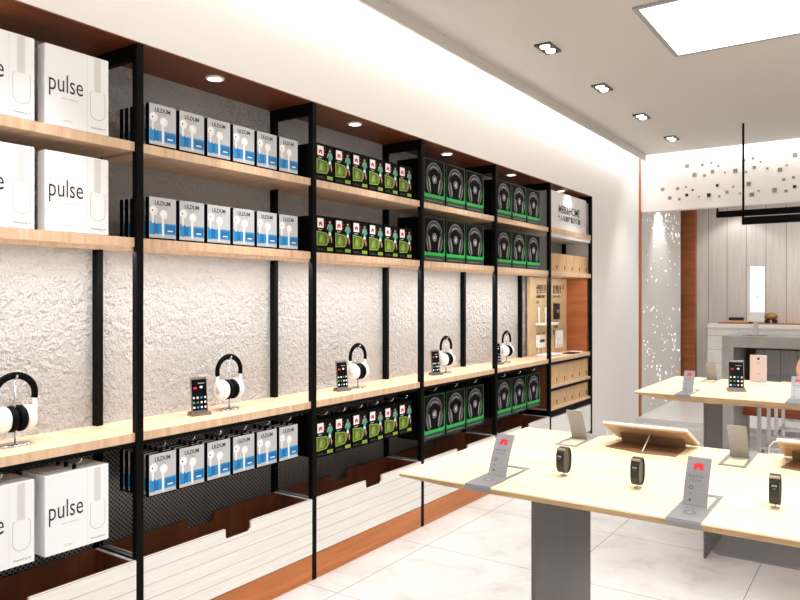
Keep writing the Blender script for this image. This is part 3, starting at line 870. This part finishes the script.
# wristbands
def make_band():
    t = thing('wristband', 'band', 'wristband', group='smart wristbands on the near table')
    n = 28; hw = .0115
    outer, inner = [], []
    for k in range(n):
        a = 2*PI*k/n; c_, s_ = math.cos(a), math.sin(a)
        p = 2.5
        f = lambda r, q_: math.copysign(abs(q_)**(2/p), q_)*r
        outer.append((f(.024, c_), .0455+f(.036, s_))); inner.append((f(.0205, c_), .0455+f(.0325, s_)))
    b = MB(); i = b.mi('band_rubber')
    V = [[b.bm.verts.new((x, p[0], p[1])) for p in pr] for x in (-hw, hw) for pr in (outer, inner)]
    for k in range(n):
        j = (k+1) % n
        for A, B in ((V[0], V[2]), (V[1], V[3]), (V[0], V[1]), (V[2], V[3])):
            fc = b.bm.faces.new((A[k], A[j], B[j], B[k])); fc.material_index = i
    b.build('strap', t)
    ci = [(p[0]*.985, .0455+(p[1]-.0455)*.985) for p in inner]
    MB().prism(ci, 'x', -hw+.003, hw-.003, 'dark_grey').build('cushion', t)
    MB().box(-hw+.0008, hw-.0008, -.0252, -.0242, .030, .064, 'band_screen', .0003).build('display', t)
    a = MB()
    a.text('22:28', .0062, 0, 0, .056, 'white_ink', sx=.85).text('steps', .004, 0, 0, .050, 'mid_grey')
    for v in a.bm.verts: v.co = Vector((v.co.y, -.0254, v.co.z))
    a.build('display_text', t, normals=False)
    MB().box(-hw-.0004, hw+.0004, -.0205, -.0130, .0735, .0795, 'tan_metal', .0008).build('clasp', t)
    MB().tube([(0, 0, .0004), (0, 0, .0105)], .0016, 'clear', 8).lathe([(0, .0004), (.010, .0004), (.010, .0016), (0, .0016)], 'clear', 16).build('pin', t)
    return t
wb = make_band()
for x, y, rz, lb in ((-.756, 1.912, -.12, 'dark smart wristband standing left, nearest the left front sign plate'),
                     (-.547, 1.898, -.05, 'dark smart wristband standing in the middle, in front of the tablet'),
                     (-.225, 1.903, .02, 'dark smart wristband standing right of the red emblem sign at the front')):
    place(wb, (x, y, .9), lb, rz)

# tablets on folded stands, backs towards the viewer
def make_tablet():
    s = thing('tablet_stand', 'stand', 'stand', group='folded tablet stands on the near table')
    # footplate on the table and a folded leg up to the tablet's back
    MB().prism([(-.125, -.085), (.0, -.12), (.105, -.11), (.105, .02), (-.105, .04)], 'z', .0004, .0028, 'leather').build('footplate', s)
    MB().strip([(.035, .0030), (-.012, .052)], -.105, .105, .0025, 'leather').build('back_flap', s)
    MB().tube([(.0, -.105, .003), (.003, -.06, .030), (.004, -.028, .049)], .0022, 'white_plastic', 6).build('prop', s)
    t = thing('tablet', 'tablet', 'tablet', group='copper tablets on the near table')
    b = MB().box(-.134, .134, -.092, .092, 0, .005, 'copper', .002, 2)
    f = MB().box(-.1355, .1355, -.0935, .0935, .0051, .0135, 'white_plastic', .0015)
    d = MB().box(-.122, .122, -.080, .080, .0136, .0140, 'screen')
    R = Matrix.Rotation(math.radians(-22.5), 4, 'X')
    for m_, n_ in ((b, 'back_shell'), (f, 'front_bezel'), (d, 'display')): m_.move(R).build(n_, t)
    MB().lathe([(0, -.0011), (.0035, -.0011), (.0035, .0), (0, .0)], 'ink', 12, 'z', (.122, -.080, 0)).move(R).build('camera_lens', t)
    return s, t
ts, tb = make_tablet()
for x, a, b in ((-.660, 'on the near table, behind the middle wristband', 'between the rear steel plates'), (-.140, 'on the near table, cut by the right frame edge', 'at the right frame edge')):
    place(ts, (x, 2.445, .9), 'brown folded tablet stand '+a)
    place(tb, (x, 2.440, .9395), 'copper backed tablet with white rim tilted on its stand '+b)
    cb = tag(MB().tube([(x-.14, 2.49, .955), (x-.160, 2.50, .950), (x-.175, 2.52, .93), (x-.178, 2.53, .9045), (x-.16, 2.54, .9035), (x-.10, 2.545, .9035)], .0022, 'white_plastic', 8).build('charging_cable'),
             'white charging cable looping from the tablet '+b, 'cable')

# phones on the far table
place(ph0, (-.676, 4.150, .9), 'phone with lit icons standing on the far oak table', rz=math.radians(-74), group='phones on the far table')
pb = thing('phone', 'rose gold phone seen from behind on the far oak table', 'phone', (-.630, 4.585, .9), math.radians(-80), 'phones on the far table')
R = Matrix.Translation((0, 0, .010)) @ Matrix.Rotation(.08, 4, 'Y')
MB().box(-.004, .004, -.044, .044, 0, .160, 'rose_gold', .0035, 2).move(R).build('body', pb)
cm = MB(); rect(cm, -.006, .006, .132, .146, .0046, 'ink'); circ(cm, 0, .115, .0045, .0046, 'mid_grey', 12); circ(cm, .0, .05, .0045, .0046, 'mid_grey', 12); circ(cm, .014, .14, .002, .0046, 'white_ink', 8)
cm.move(R).build('camera_and_emblem', pb, normals=False)
MB().box(-.03, .02, -.05, .05, .0004, .009, 'clear', .003).build('dock', pb)

# ------------------------------------------------------------------ alcove: service counter, plank wall ledge, monitor
ct = thing('service_counter', 'grey concrete service counter with open front in the back alcove', 'counter', (-1.28, 7.1, 0))
MB().box(0, .10, 0, .92, 0, .948, 'concrete', .003).build('side_slab', ct)
MB().box(3.0, 3.10, 0, .92, 0, .948, 'concrete', .003).build('side_slab', ct)
MB().box(0, 3.10, 0, .92, .949, 1.05, 'concrete', .003).build('top_slab', ct)
MB().box(.1005, 2.9995, .88, .92, .36, .9485, 'bin_wood').build('back_panel', ct)
MB().box(.205, 2.9995, .56, .879, .665, .90, 'grey_wood', .002).build('drawer', ct)
MB().box(.205, 2.9995, .56, .879, .425, .645, 'grey_wood', .002).build('drawer', ct)
MB().box(.19, 2.9995, .555, .879, .6455, .6645, 'concrete').build('drawer_rail', ct)
MB().box(.1005, 2.9995, .50, .879, .262, .4245, 'rail_wood').build('foot_rail', ct)

mon = thing('display_monitor', 'tall white portrait monitor standing on the grey counter', 'monitor', (-1.03, 7.35, 1.05))
MR = Matrix.Rotation(math.radians(42), 4, 'Z')
MB().box(-.075, .075, -.022, .022, .130, .645, 'white_gloss', .004).move(MR).build('case', mon)
MB().box(-.070, .070, -.0235, -.0223, .22, .64, 'lit_screen').move(MR).build('screen', mon)
a = MB(); circ(a, 0, .36, .010, 0, 'mid_grey', 12)
for v in a.bm.verts: v.co = Vector((v.co.y, -.0238, v.co.z))
a.move(MR).build('emblem', mon, normals=False)
MB().box(-.02, .02, -.012, .012, .0125, .14, 'chrome').build('neck', mon)
MB().box(-.10, .10, -.08, .08, .0005, .012, 'chrome', .004).build('foot', mon)

lg = thing('wall_cabinet', 'low white cabinet with horizontal boards along the plank wall', 'cabinet', (-2.035, 10.3, .05))
MB().box(0, 4.5, 0, .295, 0, .95, 'drawer_plank').build('body', lg)
MB().box(0, 4.5, -.02, .295, .951, 1.005, 'white_plastic', .003).build('ledge', lg)
MB().box(.12, 4.5, .03, .295, 1.0055, 1.022, 'plinth_wood').build('wood_strip', lg)
LZ = 1.0725
t = tag(MB().box(-1.79, -1.62, 10.40, 10.52, LZ, LZ+.066, 'ink', .004).build('black_box'), 'black box on the ledge left of the tall white monitor', 'box')
t = tag(MB().box(-1.83, -1.565, 10.335, 10.385, LZ, LZ+.028, 'kraft', .004).build('wooden_tray'), 'pale wooden tray in front of the black box on the ledge', 'tray')
t = tag(MB().box(-1.55, -1.50, 10.40, 10.5, LZ, LZ+.066, 'ink', .004).build('black_block'), 'small black block behind the left side of the monitor', 'block')
t = tag(MB().lathe([(0, .004), (.03, 0), (.05, .004), (.085, .03), (.082, .05), (.06, .075), (.02, .088), (0, .09)], 'gold', 24, 'z', (-1.285, 10.42, LZ+.045)).build('gold_bowl'), 'golden brown domed bowl on black feet right of the monitor', 'bowl')
t = tag(MB().box(-1.355, -1.30, 10.37, 10.47, LZ, LZ+.046, 'ink', .003).build('black_block'), 'black block under the left half of the golden bowl', 'block')
t = tag(MB().box(-1.265, -1.21, 10.37, 10.47, LZ, LZ+.047, 'ink', .003).build('black_block'), 'black block under the right half of the golden bowl', 'block')

# linear pendants
def pendant(x, y, zb, label, zc):
    t = thing('linear_pendant', label, 'pendant light', (x, y, zb), 0, 'black linear pendants')
    MB().box(0, 2.4, -.025, .025, 0, .068, 'black_metal', .002).build('bar', t)
    MB().box(.03, 2.37, -.017, .017, -.0012, -.0002, 'dark_grey').build('diffuser', t)
    for xx in (.010, 2.39):
        MB().tube([(xx, 0, .068), (xx, 0, zc-zb)], .010, 'black_metal', 8).build('rod', t)
    return t
pendant(-1.118, 7.16, 2.072, 'long black linear pendant hung by a rod in front of the soffit', CE)
pendant(-1.605, 8.60, 2.300, 'long black linear pendant hung behind the soffit inside the alcove', 2.75)

# bar stools behind the far table
def make_stool():
    t = thing('bar_stool', 'stool', 'stool', group='metal framed bar stools')
    for sx in (-.20, .30):
        for sy in (-.22, .22): MB().box(sx-.012, sx+.012, sy-.012, sy+.012, 0, .69, 'chrome', .002).build('leg', t)
    for sy in (-.22, .22): MB().box(-.188, .288, sy-.010, sy+.010, .42, .44, 'chrome').build('stretcher', t)
    for sx in (-.20, .30): MB().box(sx-.010, sx+.010, -.208, .208, .36, .38, 'chrome').build('stretcher', t)
    MB().box(-.22, .32, -.24, .24, .6905, .735, 'pink_beige', .014, 3).build('seat', t)
    # rounded upholstered backrest on two short struts
    b = MB()
    pts = [(.135+.165*math.copysign(abs(math.cos(a))**.75, math.cos(a)), .90+.135*math.copysign(abs(math.sin(a))**.75, math.sin(a))) for a in [2*PI*k/28 for k in range(28)]]
    b.prism(pts, 'y', .20, .25, 'pink_beige')
    bmesh.ops.bevel(b.bm, geom=[ed for ed in b.bm.edges if abs(ed.verts[0].co.y-ed.verts[1].co.y) < 1e-5], offset=.014, segments=3, affect='EDGES')
    b.build('backrest', t)
    for sx in (.06, .21): MB().tube([(sx, .215, .7355), (sx, .225, .80)], .009, 'chrome').build('strut', t)
    return t
bs = make_stool()
place(bs, (-.50, 5.36, 0), 'metal framed bar stool with rounded pinkish back, just behind the far table')
place(bs, (-.50, 6.19, 0), 'metal framed bar stool with rounded back, closest to the grey counter')

# ------------------------------------------------------------------ lamps
def area(name, loc, rot, sx, sy, power, col=(1, .985, .965), par=None, spread=PI):
    l = bpy.data.lights.new(name, 'AREA'); l.shape = 'RECTANGLE'; l.size = sx; l.size_y = sy; l.energy = power; l.color = col; l.spread = spread
    o = bpy.data.objects.new(name, l); C.objects.link(o); o.location = loc; o.rotation_euler = rot; return o
def spot(name, loc, target, power, ang, blend=.6, col=(1, .985, .965), r=.03):
    l = bpy.data.lights.new(name, 'SPOT'); l.energy = power; l.spot_size = ang; l.spot_blend = blend; l.color = col; l.shadow_soft_size = r
    o = bpy.data.objects.new(name, l); C.objects.link(o); o.location = loc
    d = Vector(target)-Vector(loc); o.rotation_euler = d.to_track_quat('-Z', 'Y').to_euler(); return o

# square ceiling light panels
def light_panel(x0, x1, y0, y1, label):
    t = thing('ceiling_light_panel', label, 'ceiling light', ((x0+x1)/2, (y0+y1)/2, CE), 0, 'square ceiling light panels')
    a, b = (x1-x0)/2, (y1-y0)/2
    f = MB()
    for (p, q_, r_, s_) in ((-a-.03, -a, -b-.03, b+.03), (a, a+.03, -b-.03, b+.03), (-a, a, -b-.03, -b), (-a, a, b, b+.03)):
        f.box(p, q_, r_, s_, -.012, -.0004, 'mid_grey')
    f.build('frame', t)
    MB().box(-a, a, -b, b, -.011, -.0004, 'panel_lamp').build('diffuser', t)
light_panel(-1.14, .66, 3.98, 4.87, 'large glowing rectangular ceiling panel above the far table')
light_panel(-1.14, .66, 1.60, 2.49, 'glowing ceiling panel above the near table')
light_panel(.5, 2.3, -.3, .7, 'glowing ceiling panel above the spot the picture is taken from')
light_panel(1.3, 2.5, 4.0, 6.0, 'long glowing ceiling panel near the right wall')

# twin square spotlights
def twin(label):
    t = thing('twin_spotlight', label, 'spotlight', group='twin square spotlights')
    f = MB()
    for (p, q_, r_, s_) in ((-.052, -.042, -.098, .098), (.042, .052, -.098, .098), (-.042, .042, -.098, -.088), (-.042, .042, .088, .098)):
        f.box(p, q_, r_, s_, -.012, -.0004, 'dark_grey')
    f.build('frame', t)
    MB().box(-.042, .042, -.088, .088, -.003, -.0004, 'black_metal').build('housing', t)
    for s in (-.046, .046):
        MB().lathe([(0, -.018), (.027, -.018), (.031, -.013), (.031, -.0035), (0, -.0035)], 'lamp', 20, 'z', (0, s, 0)).build('lamp_head', t)
    return t
tw0 = None
TY = [1.13, 2.18, 3.23, 4.28, 5.32, 6.36, 7.40]
TL = ['above the first shelving bay', 'above the second shelving bay', 'above the third shelving bay', 'nearest of the four seen in the ceiling', 'second nearest of the four seen in the ceiling', 'third nearest of the four seen in the ceiling', 'farthest of the four, nearest the soffit']
for k, y in enumerate(TY):
    if tw0 is None: tw0 = twin('x')
    place(tw0, (-1.80, y, CE), 'twin square recessed spotlight '+TL[k])
AIM = [1.3, 2.22, 3.18, 4.14, 5.12, 6.2]
for y, ya in zip(TY, AIM):
    spot('spot_lamp', (-1.80, y, CE-.05), (-2.43, ya, 1.25), 62, math.radians(33), 1.)
    spot('spot_lamp', (-1.80, y+.04, CE-.05), (-1.78, y+.1, 0), 46, math.radians(62), .9)
spot('spot_lamp', (-1.80, 7.4, CE-.05), (-2.2, 7.9, .4), 40, math.radians(60), .8)
# recessed lamps in the canopy
dl = thing('downlight', 'x', 'downlight', group='round downlights in the wood canopy')
MB().lathe([(.031, -.0005), (.032, -.006), (.040, -.006), (.042, -.0005)], 'white_plastic', 28, cap=False).build('trim_ring', dl)
MB().lathe([(0, -.0050), (.0318, -.0050), (.0318, -.0005), (0, -.0005)], 'lamp', 24).build('lamp_disc', dl)
DLN = ['first bay', 'bay of earphone cartons', 'bay of black and lime cartons', 'nearer bay of green headset cartons', 'farther bay of green headset cartons', 'end bay with the sign']
for k, y in enumerate((1.13, 2.13, 3.13, 4.13, 5.12, 6.15)):
    place(dl, (-2.46, y, ZT-.004), 'round canopy downlight above the '+DLN[k])
    spot('downlight_lamp', (-2.44, y, ZT-.03), (-2.36, y, 1.5), 1.2 if k < 5 else 4, math.radians(100), .8)
# added led strips under the second shelf, put in to brighten the stucco
for k in range(5):
    y0, y1 = POST[k]+.034, POST[k+1]+.0005
    t = thing('led_strip', 'added led strip under second shelf, '+['first bay', 'bay of earphone cartons', 'bay of black and lime cartons', 'nearer bay of green headset cartons', 'farther bay of green headset cartons'][k], 'light strip', (FX-.02, (y0+y1)/2, Z2-.036), 0, 'added led strips under the second shelf')
    hl = (y1-y0)/2
    MB().box(-.004, 0, -hl, hl, -.016, -.0004, 'oak').build('channel', t)  # oak-coloured lip added to hide the glowing strip from the camera
    MB().box(-.012, -.0045, -hl, hl, -.009, -.0006, 'led').build('diffuser', t)
    area('shelf_fill', (FX-.036, (y0+y1)/2, Z2-.047), (0, math.radians(6), 0), .018, y1-y0, 4.9)  # added fill light on the stucco, paired with the added strip
area('shelf_fill', (FX-.06, 6.15, Z2-.047), (0, math.radians(10), 0), .02, .9, 1.1)
area('shelf_fill', (FX-.06, 6.15, 1.95), (0, math.radians(30), 0), .02, .9, 1.5)
spot('sign_lamp', (-2.33, 6.15, 2.36), (-2.40, 6.15, 2.1), 2.2, math.radians(120), 1.)
# coves
tag(MB().box(LX-.034, LX-.0145, BY+.1, 8.1, CE-.03, CE-.01, 'led').build('led_strip'), 'long led strip hidden behind the lip of the left cove', 'light strip')
area('cove_lamp', (LX-.045, 3.0, CE-.02), (0, math.radians(12), 0), .03, 10, 38)
area('cove_lamp', (.5, AY-.07, CE+.06), (math.radians(-25), 0, 0), 5.6, .03, 22)
# alcove
area('alcove_lamp', (.2, 9.4, 2.7), (0, 0, 0), 3.5, 1.2, 26)
spot('alcove_spot', (-2.15, 9.0, 2.72), (-2.36, 9.3, .6), 40, math.radians(75), .7)
for x in (-1.7, -.5): spot('alcove_spot', (x, 10.2, 2.72), (x, 10.6, 1.2), 11, math.radians(95), .5)
# rest of the shop
area('shop_lamp', (1.4, .2, CE-.03), (0, 0, 0), 1.8, 1.0, 30, spread=math.radians(120))
for y in (2.045, 4.425): area('panel_lamp', (-.24, y, CE-.02), (0, 0, 0), 1.78, .87, 18, spread=math.radians(115))
area('shop_lamp', (1.9, 5.0, CE-.03), (0, 0, 0), 1.2, 2.0, 30, spread=math.radians(120))

area('shop_front_fill', (.8, BY+.05, 1.7), (PI/2, 0, 0), 3.6, 2.2, 36)  # added fill light from behind the camera; the wall there has no window
W = bpy.data.worlds.new('world'); SC.world = W; W.use_nodes = True
W.node_tree.nodes['Background'].inputs[0].default_value = (1, .99, .98, 1)
W.node_tree.nodes['Background'].inputs[1].default_value = .05

# ------------------------------------------------------------------ camera
cd = bpy.data.cameras.new('camera'); co = bpy.data.objects.new('camera', cd); C.objects.link(co)
co.location = (0, 0, 1.4); co.rotation_euler = (PI/2, 0, TH)
cd.sensor_width = 36; cd.lens = 712/800*36; cd.shift_y = -.0025; cd.clip_start = .02
SC.camera = co
SC.view_settings.view_transform = 'Standard'; SC.view_settings.look = 'None'
SC.view_settings.gamma = 1; SC.view_settings.use_curve_mapping = False
SC.view_settings.exposure = .2
for o in bpy.data.objects:
    if 'used' in o: del o['used']
